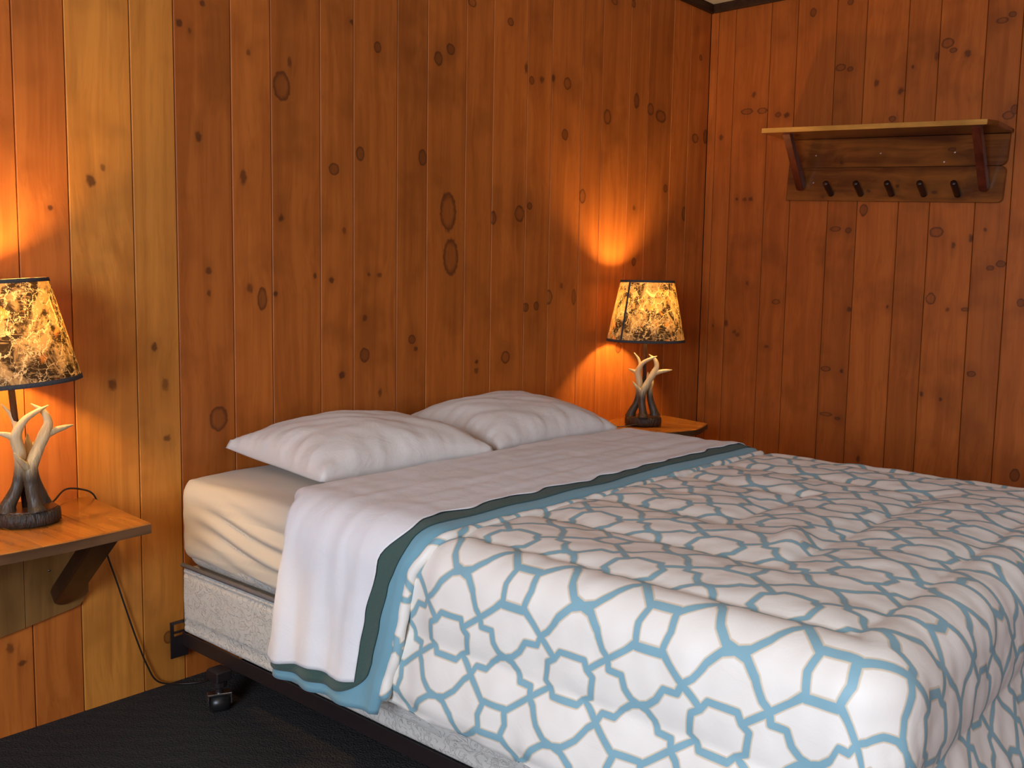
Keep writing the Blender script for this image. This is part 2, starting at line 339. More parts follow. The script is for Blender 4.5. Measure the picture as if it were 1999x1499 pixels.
KNOTS_RIGHT = [(-0.504, 2.319, 0.0141, 0.0196), (-0.67, 2.334, 0.0134, 0.0128), (-0.64, 2.067, 0.0227, 0.0151), (-0.683, 2.055, 0.0134, 0.0107), (-0.799, 1.983, 0.0108, 0.0148), (-0.901, 1.938, 0.0126, 0.0167), (-0.874, 1.828, 0.0148, 0.0126), (-0.945, 2.029, 0.0062, 0.0082), (-1.077, 2.105, 0.0236, 0.0201), (-1.1, 2.074, 0.0156, 0.01), (-1.155, 2.054, 0.0115, 0.0159), (-1.04, 2.059, 0.01, 0.0182), (-1.275, 2.161, 0.022, 0.0116), (-1.31, 2.178, 0.0145, 0.0115), (-1.341, 1.818, 0.0145, 0.0194), (-1.32, 1.798, 0.0219, 0.0156), (-0.204, 1.926, 0.0311, 0.0139), (-0.281, 1.922, 0.0254, 0.0138), (-0.236, 2.0, 0.0103, 0.0138), (-0.36, 1.896, 0.0149, 0.0114), (-0.402, 1.89, 0.0123, 0.0135), (-0.076, 1.821, 0.0108, 0.0143), (-0.172, 1.528, 0.008, 0.0071), (-0.212, 1.526, 0.0105, 0.0094), (-0.243, 1.525, 0.0104, 0.0094), (-0.243, 1.137, 0.0079, 0.0095), (-0.391, 1.055, 0.0201, 0.0117), (-0.072, 0.931, 0.0055, 0.0099), (-0.14, 0.946, 0.0109, 0.0171), (-0.185, 0.907, 0.0107, 0.0097), (-0.204, 0.895, 0.0107, 0.0121), (-0.353, 0.848, 0.0128, 0.0071), (0.006, 0.84, 0.0113, 0.0225), (-0.654, 1.379, 0.023, 0.0111), (-0.712, 1.371, 0.0136, 0.0132), (-0.774, 1.456, 0.0177, 0.026), (-1.079, 1.356, 0.028, 0.0207), (-1.148, 1.301, 0.0079, 0.0123), (-1.214, 1.329, 0.0115, 0.0162), (-1.33, 1.227, 0.0185, 0.014), (-1.292, 1.211, 0.015, 0.0101), (-1.073, 1.085, 0.0202, 0.0231), (-1.142, 1.043, 0.0079, 0.0083), (-1.209, 1.045, 0.0155, 0.0082), (-0.735, 1.03, 0.0113, 0.0111), (-0.898, 1.046, 0.0064, 0.0087), (-0.643, 0.764, 0.0234, 0.0114), (-0.715, 0.758, 0.0069, 0.009), (-1.249, 0.787, 0.0173, 0.0124), (-1.06, 0.689, 0.0082, 0.0107), (-1.137, 0.674, 0.006, 0.0085), (-0.654, 0.562, 0.0281, 0.0092), (-0.708, 0.548, 0.0139, 0.0068), (-0.809, 0.382, 0.009, 0.0158), (-1.264, 1.362, 0.0057, 0.008), (-1.434, 0.398, 0.0182, 0.0264), (-1.411, 1.077, 0.0144, 0.0159)]

PINE_D, PINE_L = (.385, .102, .0155), (.500, .143, .023)
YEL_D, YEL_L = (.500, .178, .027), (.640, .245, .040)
RED_D, RED_L = (.350, .084, .0115), (.450, .116, .017)
def plank_poly(a, b, t0, t1, c=.0019, g=.0011):
    """cross section: front face at t0, back at t1 (t0 < t1), joint chamfers at the front"""
    return [(a+g, t1), (a+g, t0+c), (a+g+c, t0), (b-g-c, t0), (b-g, t0+c), (b-g, t1)]
wb = struct(MB().box((XL-.2, .02, 0), (XR+.2, .16, ZC)).build('wall_back', plain('wall_backing', (.03, .012, .005), .9)))
seams = [.948, 1.069, 1.234, 1.355, 1.525, 1.655, 1.83, 1.958, 2.139, 2.274, 2.459, 2.599, 2.788, 2.932, 3.124, 3.259, 3.455, 3.597, 3.79, 3.939, XR+.0]
x = .948; wide = True
while x > XL:
    x -= .178 if wide else .125; wide = not wide
    seams.insert(0, max(x, XL))
rb = random.Random(11)
for i, (a, b) in enumerate(zip(seams[:-1], seams[1:])):
    ks = [k for k in KNOTS_BACK if a <= k[0] < b]
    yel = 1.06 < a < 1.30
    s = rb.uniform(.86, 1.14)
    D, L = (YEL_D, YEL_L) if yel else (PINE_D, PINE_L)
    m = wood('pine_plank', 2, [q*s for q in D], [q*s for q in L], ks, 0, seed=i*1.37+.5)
    # the section is drawn in (x, y): front at y=0 facing the room
    o = MB().prism(list(reversed([(px, py) for px, py in plank_poly(a, b, 0.0, .019)])), .0, ZC).build('plank', m, wb)
wr_ = struct(MB().box((XR+.02, YF-.1, 0), (XR+.16, .02, ZC)).build('wall_right', bpy.data.materials['wall_backing']))
ys = [0, -.042, -.13, -.308, -.435, -.613, -.744, -.919, -1.045, -1.22, -1.349]
y = -1.349; wide = True
while y > YF:
    y -= .176 if wide else .127; wide = not wide
    ys.append(max(y, YF))
for i, (b, a) in enumerate(zip(ys[:-1], ys[1:])):
    ks = [k for k in KNOTS_RIGHT if a <= k[0] < b]
    s = rb.uniform(.86, 1.14)
    m = wood('red_pine_plank', 2, [q*s for q in RED_D], [q*s for q in RED_L], ks, 1, seed=i*1.91+31)
    sec = plank_poly(a, b, 0.0, .019)
    MB().prism([(XR+py, px) for px, py in sec], 0, ZC).build('plank', m, wr_)
floor = struct(MB().box((XL-.1, YF-.1, -.1), (XR+.02, .02, 0)).build('floor', M['carpet']))
struct(MB().box((XL-.2, YF-.1, ZC), (XR+.16, .16, ZC+.1)).build('ceiling', M['ceiling']))
def cove(a, b, inward):
    a, b, n = Vector(a), Vector(b), Vector(inward)
    prof = [(0, 2.394), (.012, 2.394), (.016, 2.400), (.016, 2.424), (.020, ZC-.0005), (0, ZC-.0005)]
    v = [p + n*o + Vector((0, 0, z)) for p in (a, b) for o, z in prof]; k = len(prof)
    f = [tuple(range(k)), tuple(reversed(range(k, 2*k)))] + [(i, i+k, (i+1) % k+k, (i+1) % k) for i in range(k)]
    return MB().add(v, f)
struct(cove((XL, -.0005, 0), (XR, -.0005, 0), (0, -1, 0)).build('trim_1', M['dark_trim']))
struct(cove((XR-.0005, -.021, 0), (XR-.0005, YF, 0), (-1, 0, 0)).build('trim_2', M['dark_trim']))
wallm = wood('plain_pine_wall', 2, PINE_D, PINE_L, seed=77)
mb = MB(); T = .12
mb.box((XL-T, YF, 0), (XL, WIN_Y0, ZC)).box((XL-T, WIN_Y1, 0), (XL, .0, ZC)).box((XL-T, WIN_Y0, 0), (XL, WIN_Y1, WIN_Z0)).box((XL-T, WIN_Y0, WIN_Z1), (XL, WIN_Y1, ZC))
struct(mb.build('wall_left', wallm))
struct(MB().box((XL-.1, YF-.1, 0), (WX0, YF, ZC)).box((WX1, YF-.1, 0), (XR+.02, YF, ZC)).box((WX0, YF-.1, 0), (WX1, YF, WIN_Z0)).box((WX0, YF-.1, WIN_Z1), (WX1, YF, ZC)).build('wall_front', wallm))
wf = MB(); e = .05; X0, X1 = XL-.09, XL-.03
wf.box((X0, WIN_Y0, WIN_Z0), (X1, WIN_Y0+e, WIN_Z1)).box((X0, WIN_Y1-e, WIN_Z0), (X1, WIN_Y1, WIN_Z1)).box((X0, WIN_Y0+e, WIN_Z0), (X1, WIN_Y1-e, WIN_Z0+e)).box((X0, WIN_Y0+e, WIN_Z1-e), (X1, WIN_Y1-e, WIN_Z1))
win = struct(wf.build('window_1', plain('white_window_frame', (.7, .7, .68), .5)))
gt = NT('window_glass'); gt.base((.95, .97, 1)); gt.set(Roughness=.02, Transmission_Weight=1.0)
MB().box((XL-.065, WIN_Y0+e, WIN_Z0+e), (XL-.06, WIN_Y1-e, WIN_Z1-e)).build('pane', gt.m, win)

wf = MB(); X0, X1 = YF-.08, YF-.03
wf.box((WX0, X0, WIN_Z0), (WX0+e, X1, WIN_Z1)).box((WX1-e, X0, WIN_Z0), (WX1, X1, WIN_Z1)).box((WX0+e, X0, WIN_Z0), (WX1-e, X1, WIN_Z0+e)).box((WX0+e, X0, WIN_Z1-e), (WX1-e, X1, WIN_Z1))
fill_win = struct(wf.build('fill_window', bpy.data.materials['white_window_frame']))  # unseen frame added around the front fill light
MB().box((WX0+e, YF-.06, WIN_Z0+e), (WX1-e, YF-.055, WIN_Z1-e)).build('pane', gt.m, fill_win)

# ---------------------------------------------------------------- the bed
BX0, BX1, BY0, BY1 = 1.332, 2.702, -.03, -1.935
Z_RAIL, Z_BOX, Z_TOP = .149, .333, .585
def rounded_box(a, b, r, nx, ny, nzz, disp=None, open_bottom=True):
    """cube grid pushed to a rounded box; disp(p, n) -> offset along n"""
    lo_, hi = Vector(a), Vector(b); v = {}; vl = []; f = []
    N = (nx, ny, nzz)
    def vid(i, j, k):
        key = (i, j, k)
        if key not in v:
            def ax(t, q):      # denser near the edges
                n = N[q]; u = t / n; L = hi[q] - lo_[q]
                e_ = min(.3, 1.6*r/L); m = min(4, n//3)
                if t <= m: return lo_[q] + L*e_*t/m
                if t >= n-m: return hi[q] - L*e_*(n-t)/m
                return lo_[q] + L*(e_ + (1-2*e_)*(t-m)/(n-2*m))
            p = Vector((ax(i, 0), ax(j, 1), ax(k, 2)))
            c = Vector(tuple(min(max(p[q], lo_[q]+r), hi[q]-r) for q in range(3)))
            n = (p - c).normalized(); q = c + n*r
            if disp: q = q + n*disp(q, n)
            v[key] = len(vl); vl.append(q)
        return v[key]
    for i in range(nx):
        for j in range(ny):
            f.append((vid(i,j,nzz), vid(i+1,j,nzz), vid(i+1,j+1,nzz), vid(i,j+1,nzz)))
            if not open_bottom: f.append((vid(i,j+1,0), vid(i+1,j+1,0), vid(i+1,j,0), vid(i,j,0)))
    for i in range(nx):
        for k in range(nzz):
            f.append((vid(i,0,k), vid(i+1,0,k), vid(i+1,0,k+1), vid(i,0,k+1))); f.append((vid(i+1,ny,k), vid(i,ny,k), vid(i,ny,k+1), vid(i+1,ny,k+1)))
    for j in range(ny):
        for k in range(nzz):
            f.append((vid(0,j+1,k), vid(0,j,k), vid(0,j,k+1), vid(0,j+1,k+1))); f.append((vid(nx,j,k), vid(nx,j+1,k), vid(nx,j+1,k+1), vid(nx,j,k+1)))
    return MB().add(vl, f)

# frame
bf = tag(empty('bed_frame', (2.017, -.98, 0)), 'black steel bed frame on casters under the box spring', 'bed frame')
def bpart(mb, name, mat, parent=bf, smooth=False):
    off = Vector((2.017, -.98, 0)); mb.v = [p - off for p in mb.v]; return mb.build(name, mat, parent, smooth)
for sx, xx in ((1, 1.331), (-1, 2.703)):
    bpart(MB().box((min(xx, xx-sx*.004), -1.96, .113), (max(xx, xx-sx*.004), -.035, .1495)).box((min(xx, xx+sx*.035), -1.96, .113), (max(xx, xx+sx*.035), -.035, .117)), 'side_rail', M['black_metal'])
    # bracket for a headboard: slotted upright plate
    pb = MB(); c = xx - sx*.012
    for q0, q1 in ((c-.026, c-.016), (c+.016, c+.026)): pb.box((q0, -.034, .082), (q1, -.03, .184))
    for z0, z1 in ((.082, .142), (.150, .156), (.176, .184)): pb.box((c-.016, -.034, z0), (c+.016, -.03, z1))
    bpart(pb, 'headboard_bracket', M['black_metal'])
for yy in (-.25, -1.72): bpart(MB().box((1.37, yy-.016, .106), (2.665, yy+.016, .1125)).box((1.37, yy-.002, .085), (2.665, yy+.002, .106)), 'cross_bar', M['black_metal'])
for xx in (1.306, 2.728):
    for yy in (-.25, -1.72):
        lg = bpart(MB().box((xx-.022, yy-.026, .085), (xx+.022, yy+.026, .113), .003).prism([(xx+.020*math.cos(w*PI/6), yy+.020*math.sin(w*PI/6)) for w in range(12)], .066, .085, .003).prism([(xx+.0095*math.cos(w*PI/6), yy+.0095*math.sin(w*PI/6)) for w in range(12)], .044, .068), 'leg', M['black_metal'])
        rot = Matrix.Translation((xx-2.017, yy+.98, 0)) @ Matrix.Rotation(math.radians(-24), 4, 'Z')
        wl = MB().lathe([(.0, -.024), (.014, -.024), (.0225, -.018), (.0235, 0), (.0225, .018), (.014, .024), (0, .024)], 20).xf(Matrix.Translation((0, 0, .0235)) @ Matrix.Rotation(PI/2, 4, 'Y')).xf(rot); wl.build('caster_wheel', M['rubber'], lg, True)
        hd = MB(); w = .029
        hd.tube([(-w, -.012, .022), (-w, -.014, .050), (w, -.014, .050), (w, -.012, .022)], .0016, 6).box((-w, -.014, .047), (w, .014, .0505)).box((-w-.001, -.012, .022), (-w+.0015, .012, .048)).box((w-.0015, -.012, .022), (w+.001, .012, .048))
        hd.xf(rot); hd.build('caster_hood', M['white_metal'], lg)
# box spring
def bs_disp(p, n):
    if abs(n.x) > .8 or abs(n.y) > .8:
        zz = (p.z - Z_RAIL)/(Z_BOX - Z_RAIL); d = .0
        for c in (.13, .19, .90): d -= .006*math.exp(-((zz-c)/.022)**2)
        return d + .002*nz(p.y*14, p.x*14, p.z*20)
    return 0
bs = rounded_box((BX0-.002, BY1, Z_RAIL+.0012), (BX1+.002, BY0-.005, Z_BOX-.002), .009, 14, 60, 30, bs_disp, False)
tag(bs.build('box_spring', M['ticking'], None, True), 'off-white quilted box spring standing on the black bed frame', 'box spring')
# mattress and fitted sheet
mt = empty('mattress', ((BX0+BX1)/2, (BY0+BY1)/2, Z_BOX)); tag(mt, 'thick mattress on the box spring under the cream fitted sheet', 'mattress')
off = Vector(mt.location)
m_ = rounded_box((BX0, BY1, Z_BOX), (BX1, BY0-.005, Z_TOP-.012), .05, 14, 20, 12, None, False); m_.v = [p-off for p in m_.v]; m_.build('mattress_body', M['ticking'], mt, True)
pp = []
for a, b in (((BX0-.004, BY0-.01), (BX0-.004, BY1)), ((BX0, BY1), (BX1, BY1)), ((BX1+.004, BY1), (BX1+.004, BY0-.01))): pp += [Vector((a[0], a[1], .3415))-off, Vector((b[0], b[1], .3415))-off]
MB().tube(pp, .0062, 8).build('piping', plain('grey_piping', (.16, .17, .21), .7), mt, True)
def fs_disp(p, n):
    d = 0.0
    if n.x < -.4 or n.x > .4 or n.y > .6:
        s = sstep(.34, .40, p.z)*(1-sstep(.52, .585, p.z)); along = -p.y if abs(n.x) > .4 else p.x
        sag = .06*sstep(.05, .55, along)
        d += .0085*s*sstep(.05, .3, along)*math.sin((p.z + sag)*118 + 1.3*nz(along*2.2, 0, 1.7)) + .004*nz(along*3, p.z*26, 5)
        d += -.004*(1 - sstep(.34, .37, p.z))
    elif n.z > .6:
        d += .0022*math.sin(p.x*70 + p.y*14 + 2*nz(p.x*3, p.y*2, 3))*sstep(0, .15, -p.y-.02) - .006*sstep(.16, .0, p.x-BX0)
    return d
fs = rounded_box((BX0-.008, BY1-.008, .3505), (BX1+.008, BY0+.006, Z_TOP), .045, 40, 90, 44, fs_disp, True)
tag(fs.build('fitted_sheet', M['fitted'], None, True), 'cream white fitted sheet stretched over the mattress with puckers along its side', 'sheet')

# draped layers: U across the bed from its middle, V from the wall to the foot
DX0, DX1, DY1, DR, DZ = 1.350, 2.684, 1.885, .066, .598
DC, HX = (DX0+DX1)/2, (DX1-DX0)/2
def flat_d(U, V):
    dx = max(abs(U)-HX, 0); dy = max(V-DY1, 0); return math.hypot(dx, dy), dx, dy
def drape(U, V, off=0.0, flare=.12):
    d, dx, dy = flat_d(U, V)
    bx = min(max(U, -HX), HX); by = min(V, DY1)
    if d < 1e-9: return Vector((DC+bx, -by, DZ+off))
    n = Vector((math.copysign(dx, U)/d, -dy/d, 0)); a = min(d/DR, PI/2); r = DR+off
    o_ = r*math.sin(a); z = DZ-DR + r*math.cos(a); rest = d - DR*PI/2
    if rest > 0: o_ += rest*flare; z -= rest*.992
    return Vector((DC+bx+n.x*o_, -by+n.y*o_, z))
DROP = .362      # flat distance of the comforter hem beyond the mattress edge
QS = .232
def quilt(U, V):
    """distance to the concentric stitch lines"""
    d, dx, dy = flat_d(U, V)
    if d == 0: d = max(abs(U)-HX, V-DY1)
    q = ((d + .015)/QS) % 1.0; return min(q, 1-q)*QS
def comf_off(U, V):
    q = quilt(U, V); d = flat_d(U, V)[0]
    puff = .014*(1-math.exp(-(q/.034)**1.3))
    w = .0045*nz(U*9, V*9, 2)*sstep(0, .03, q) + .003*nz(U*24, V*24, 9)
    lump = .016*math.exp(-((V-1.60+.35*(U+.30))/.028)**2)*math.exp(-((U+.26)/.12)**2)   # the puckered fold near the foot
    fold = .015*math.sin(V*26 + 2*nz(V*3, 1, 4))*sstep(.12, .4, d)*sstep(1.45, 1.75, V)
    fold += .006*nz(V*11, U*3, 7)*sstep(.1, .35, d)
    hem = -.010*sstep(DROP-.03, DROP, d)
    hd = -.016*sstep(1.10, 1.02, V)
    return .004 + puff + w + lump + fold + hem + hd
def vary_hem(V): return .010*nz(V*4, 3, 8) + .012*sstep(1.2, .98, V)
def comf_pt(U, V):
    d, dx, dy = flat_d(U, V)
    lim = DROP + vary_hem(V)
    if d > lim:
        k = lim/d; U = math.copysign(HX+dx*k, U) if dx > 0 else U; V = DY1+dy*k if dy > 0 else V
    return drape(U, V, comf_off(U, V))
def pat_uv(U, V):
    # lattice node at V = 1.584, 0.07 m outside the left mattress edge
    s = U + HX + .07
    return ((V - 1.584 - .13*s)/E1, s/E2)
comf = tag(empty('comforter', (DC, -1.2, DZ)), 'cream quilted comforter with blue trellis print spread over the bed', 'comforter')
W = HX+DROP+.03; us = lin(-W, W, 250); vv = lin(.70, DY1+DROP+.03, 215); st = us[1]-us[0]
def keep(u0, u1, v0, v1): return min(flat_d(a, b)[0] for a in (u0, u1) for b in (v0, v1)) < DROP + .012
o = grid('quilted_cover', lambda u, v: comf_pt(u, v), us, vv, M['comforter'], None, pat_uv, keep, .008)
o.parent = comf; o.matrix_parent_inverse = Matrix.Translation(comf.location).inverted()
# turned back end of the comforter: blue lining up, its patterned edge rolling over
def arc_u(t0, t1, n): return lin(t0, t1, n)
def top_edge(base, side, U):
    """edge position along V: base on the top of the bed, side at the hanging hem"""
    d = max(abs(U)-HX, 0); return base + (side-base)*sstep(.0, .33, d) + .006*nz(U*6, base*9, 2)
def tab(pts):
    def g(U):
        d = max(abs(U)-HX, 0); v = pts[-1][1]
        for (a, va), (c, vc) in zip(pts[:-1], pts[1:]):
            if d <= c: v = va + (vc-va)*sstep(a, c, d); break
        return v + .005*nz(U*6, pts[0][1]*9, 2)
    return g
def layer_wave(U, V):
    d = max(abs(U)-HX, 0)
    return .0065*math.sin(V*52 + 2.5*nz(V*4, U*1.5, 3))*sstep(.06, .32, d) + .003*nz(U*7, V*13, 4) + .0045*nz(U*2.2, V*22, 12)
def flap(name, mat, Uh, v0, edge, offf, parent=None, nU=190, nV=48, thick=.004, hemf=None, wrk=None):
    us_ = lin(-1, 1, nU); ts = lin(0, 1, nV)
    def P(u, t):
        U = u*Uh
        if hemf: U = math.copysign(HX + max(abs(U)-HX, 0)*hemf(t), U) if abs(U) > HX else U
        a = v0(U); b = edge(U); V = a + (b-a)*t
        return drape(U, V, offf(U, V, t))
    o = grid(name, P, us_, ts, mat, None, None, None, thick)
    if parent is not None: o.parent = parent; o.matrix_parent_inverse = Matrix.Translation(parent.location).inverted()
    return o
v_s0 = tab([(0, .52), (.03, .575), (.10, .600), (.2, .590), (.3, .575), (.4, .565)])
e_lin = tab([(0, 1.048), (.05, 1.036), (.11, 1.008), (.18, 1.002), (.25, .992), (.33, .970), (.42, .950)])
flap('lining', M['lining'], HX+.402, lambda U: v_s0(U)+.045, e_lin, lambda U, V, t: .024 + layer_wave(U, V) - .014*sstep(.955, 1.0, t), comf, hemf=lambda t: 1.02 - .03*t)
rim = []
for i in range(170):
    U = -(HX+.36) + 2*(HX+.36)*i/169; V = e_lin(U) + .004
    rim.append(drape(U, V, .012 + layer_wave(U, V)*.6 + .002*nz(U*20, 1, 1)))
rv = MB().tube(rim, [.0115+.003*nz(i*.35, 0, 0) for i in range(170)], 10)
me = mesh('rolled_edge', [p for p in rv.v], rv.f); ul = me.uv_layers.new(name='flat')
for lp in me.loops:
    k = lp.vertex_index; i, s_ = divmod(k, 10); U = -(HX+.36) + 2*(HX+.36)*i/169; ul.data[lp.index].uv = pat_uv(U, 1.03+.006*s_)
o = link('rolled_edge', me, M['comforter'], None, True); o.parent = comf; o.matrix_parent_inverse = Matrix.Translation(comf.location).inverted()
# green blanket
e_bl = tab([(0, 1.008), (.05, .997), (.137, .964), (.21, .950), (.29, .934), (.40, .915)])
bl = flap('blanket', M['blanket'], HX+.382, lambda U: v_s0(U)+.035, e_bl, lambda U, V, t: .030 + layer_wave(U, V), thick=.0025, nV=60, hemf=lambda t: 1.02 - .045*t - .20*(1-math.sqrt(max(0, 1-(max(t-.72, 0)/.28)**2))))
tag(bl, 'thin green felt blanket peeking out between white sheet and comforter', 'blanket')
# white top sheet folded back over it
def sh_off(U, V, t):
    d = max(abs(U)-HX, 0)
    o_ = .0355 + layer_wave(U, V) + .0012*nz(U*25, V*8, 9) + .0012*nz(U*8, V*40, 5)
    o_ -= .040*(1 - math.sqrt(max(0, 1-(1-min(t/.09, 1))**2)))
    return o_
e_s0 = tab([(0, .972), (.03, .980), (.09, .934), (.20, .908), (.27, .900), (.36, .896)])
e_sh = lambda U: e_s0(U) + (.005*math.sin(U*33) + .004*math.sin(U*57+1))*sstep(HX+.1, HX-.05, abs(U))

sh = flap('top_sheet', M['sheet'], HX+.358, lambda U: v_s0(U) - .035*sstep(-HX+.25, HX, U)*sstep(.0, .3, HX-U), e_sh, sh_off, nU=240, nV=70, thick=.0016, hemf=lambda t: 1.05 - .10*t + .012*math.sin(t*9))
tag(sh, 'white cotton top sheet folded back across the bed over the comforter', 'sheet')

# pillows
def pillow(name, c, a, b, h, rz, tilt, seed, label):
    n = 56; us_ = lin(-1, 1, n); mb = MB(); idx = {}
    vl = []
    def pt(u, v, s):
        e_ = ((1-abs(u)**2.6)*(1-abs(v)**2.6)); t = max(e_, 0)**.42
        cor = (abs(u)*abs(v))**3
        x_ = a*u*(1-.05*(1-v*v)) ; y_ = b*v*(1-.06*(1-u*u))
        pinch = .035*cor; x_ *= 1+pinch; y_ *= 1+pinch
        wr = .010*nz(u*1.7+seed, v*1.7, seed)*t + .0025*nz(u*6, v*6+seed, 2)*t
        edge = max(abs(u), abs(v)); wf_ = sstep(.62, .96, edge)*(1-sstep(.97, 1, edge))
        k = v if abs(u) > abs(v) else u
        wr += (.013*nz(k*5.5+seed*5, edge*1.6, seed) + .006*nz(k*13+seed, edge*2.5, 3))*wf_*(s > 0) + .006*nz((u+v)*4+seed, (u-v)*1.2, 7)*t*(s > 0)
        z_ = h*t*(.74 if s > 0 else -.20) + (wr if s > 0 else wr*.3)
        z_ += .006*cor
        return Vector((x_, y_, z_))
    for s in (1, -1):
        base = len(vl)
        for v in us_:
            for u in us_: vl.append(pt(u, v, s))
        for j in range(n-1):
            for i in range(n-1):
                q = (base+j*n+i, base+j*n+i+1, base+(j+1)*n+i+1, base+(j+1)*n+i); mb.f.append(q if s > 0 else tuple(reversed(q)))
    mb.v = vl
    o = mb.build(name, M['pillow'], None, True)
    md = o.modifiers.new('weld', 'WELD'); md.merge_threshold = .0015
    o.location = c; o.rotation_euler = (tilt, 0, rz)
    return tag(o, label, 'pillow', 'pillows at the head of the bed')
pillow('pillow', (1.772, -.268, .626), .298, .232, .152, math.radians(-3), math.radians(3), 1.3, 'white pillow lying nearer the left nightstand lamp, front corner on the bare mattress')
pillow('pillow', (2.432, -.258, .626), .296, .230, .152, math.radians(-2), math.radians(4), 4.1, 'white pillow at the far side of the bed next to the corner lamp')

# ---------------------------------------------------------------- nightstand shelves
def cedar(name, axis, s, seed, kn=()): return wood(name, axis, (.30*s, .095*s, .014*s), (.50*s, .185*s, .030*s), rough=.22, world_co=False, seed=seed, grain=16, spec=.5, coat=.4)
def wall_shelf(root, xa, xb, z, front, joints, lab, dark_edge=True, bx=(), by_end=.22, board_z=None, sd=0):
    """front(x) -> y of the front edge (negative)"""
    t = .024
    for i, (a, b) in enumerate(zip(joints[:-1], joints[1:])):
        xs = lin(a+.0004, b-.0004, 7)
        poly = [(x_, front(x_)) for x_ in xs] + [(xs[-1]+ (xb[1] if i == len(joints)-2 else 0), -.001), (xs[0]- (xa[1] if i == 0 else 0), -.001)]
        MB().prism(poly, z-t, z, .0028).build('plank', cedar('cedar_shelf_plank', 1, (1.0, .9, 1.08, .95)[i % 4], sd+i*2.3), root)
    xs = lin(joints[0]+.002, joints[-1]-.002, 25)
    poly = [(x_, front(x_)-.0035) for x_ in xs] + [(x_, front(x_)-.0003) for x_ in reversed(xs)]
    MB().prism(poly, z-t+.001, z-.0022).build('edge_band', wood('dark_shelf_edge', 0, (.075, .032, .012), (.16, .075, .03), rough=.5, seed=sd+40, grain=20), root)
    for x_ in bx:
        w, th, zb = .031, .040, .345
        L = math.hypot(by_end, z-t-zb); ang = math.atan2(z-t-zb, by_end)
        pr = []
        for k in range(9): pr.append((-w*math.cos(PI*k/8) if False else w*math.cos(PI+PI*k/8), w*math.sin(PI+PI*k/8)))
        pr = [(p[0], p[1]*1.2) for p in pr] + [(w, L-.0), (-w, L-.0)]
        m = MB().prism(pr, -th/2, th/2, .006)
        # local y runs up the strut; put it at 45 degrees from wall to shelf
        R_ = Matrix(((1, 0, 0, x_), (0, -math.cos(ang), -math.sin(ang), -.036), (0, math.sin(ang), -math.cos(ang), zb-.006), (0, 0, 0, 1)))
        m.xf(R_)
        m.v = [Vector((p.x, min(p.y, -.0165), min(p.z, z-t-.0003))) for p in m.v]
        m.build('bracket', M['bracket_dark'], root, False)
    return root
ns1 = tag(empty('nightstand_shelf'), 'cedar wall shelf with curved front and dark strut, left of the bed', 'shelf', 'bedside wall shelves')
fr1 = lambda x_: -.385 + .040*sstep(.86, 1.075, x_)*0 - 0 + .26*max(0, x_-.86)**1.2*.55 + .26*max(0, .76-x_)**1.2*.55
wall_shelf(ns1, (0, .03), (0, .025), .5625, fr1, [.53, .68, .82, .962, 1.070], '', bx=(1.014, .62))
def backboard(root, xs, zt, fz, sd, mat_c):
    for i, (a, b) in enumerate(zip(xs[:-1], xs[1:])):
        q = lin(a+.0006, b-.0006, 8)
        poly = [(x_, fz(x_)) for x_ in q] + [(q[-1], zt), (q[0], zt)]
        m = MB().prism(poly, 0, .0155, .001); m.xf(Matrix(((1, 0, 0, 0), (0, 0, -1, -.0002), (0, 1, 0, 0), (0, 0, 0, 1))))
        m.build('back_board', wood('weathered_back_board', 2, mat_c[0], mat_c[1], rough=.5, seed=sd+i, grain=20), root)
GREY = ((.190, .088, .022), (.270, .130, .036))
backboard(ns1, [.53, .72, .925, 1.082], .538, lambda x_: .255 + .17*max(0, x_-.87) + .55*max(0, x_-1.058)**.8*1.0 + .14*max(0, .74-x_), 3, GREY)
for x_, z_ in ((.985, .395), (1.062, .335)): MB().lathe([(0, .0012), (.003, .0008), (.0036, 0), (0, 0)], 10).xf(Matrix.Translation((x_, -.0158, z_)) @ Matrix.Rotation(PI/2, 4, 'X')).build('screw', M['white_metal'], ns1)
ns2 = tag(empty('nightstand_shelf'), 'cedar wall shelf in the room corner at the far side of the bed', 'shelf', 'bedside wall shelves')
fr2 = lambda x_: -.405 + .30*max(0, x_-3.42)**1.25*1.6 + .30*max(0, 3.40-x_)**1.3*1.9
wall_shelf(ns2, (0, .03), (0, .10), .538, fr2, [3.12, 3.25, 3.38, 3.50, 3.60], '', bx=(3.20, 3.56), sd=9)
backboard(ns2, [3.12, 3.30, 3.48, 3.63], .513, lambda x_: .25 + .1*abs(x_-3.38), 13, GREY)

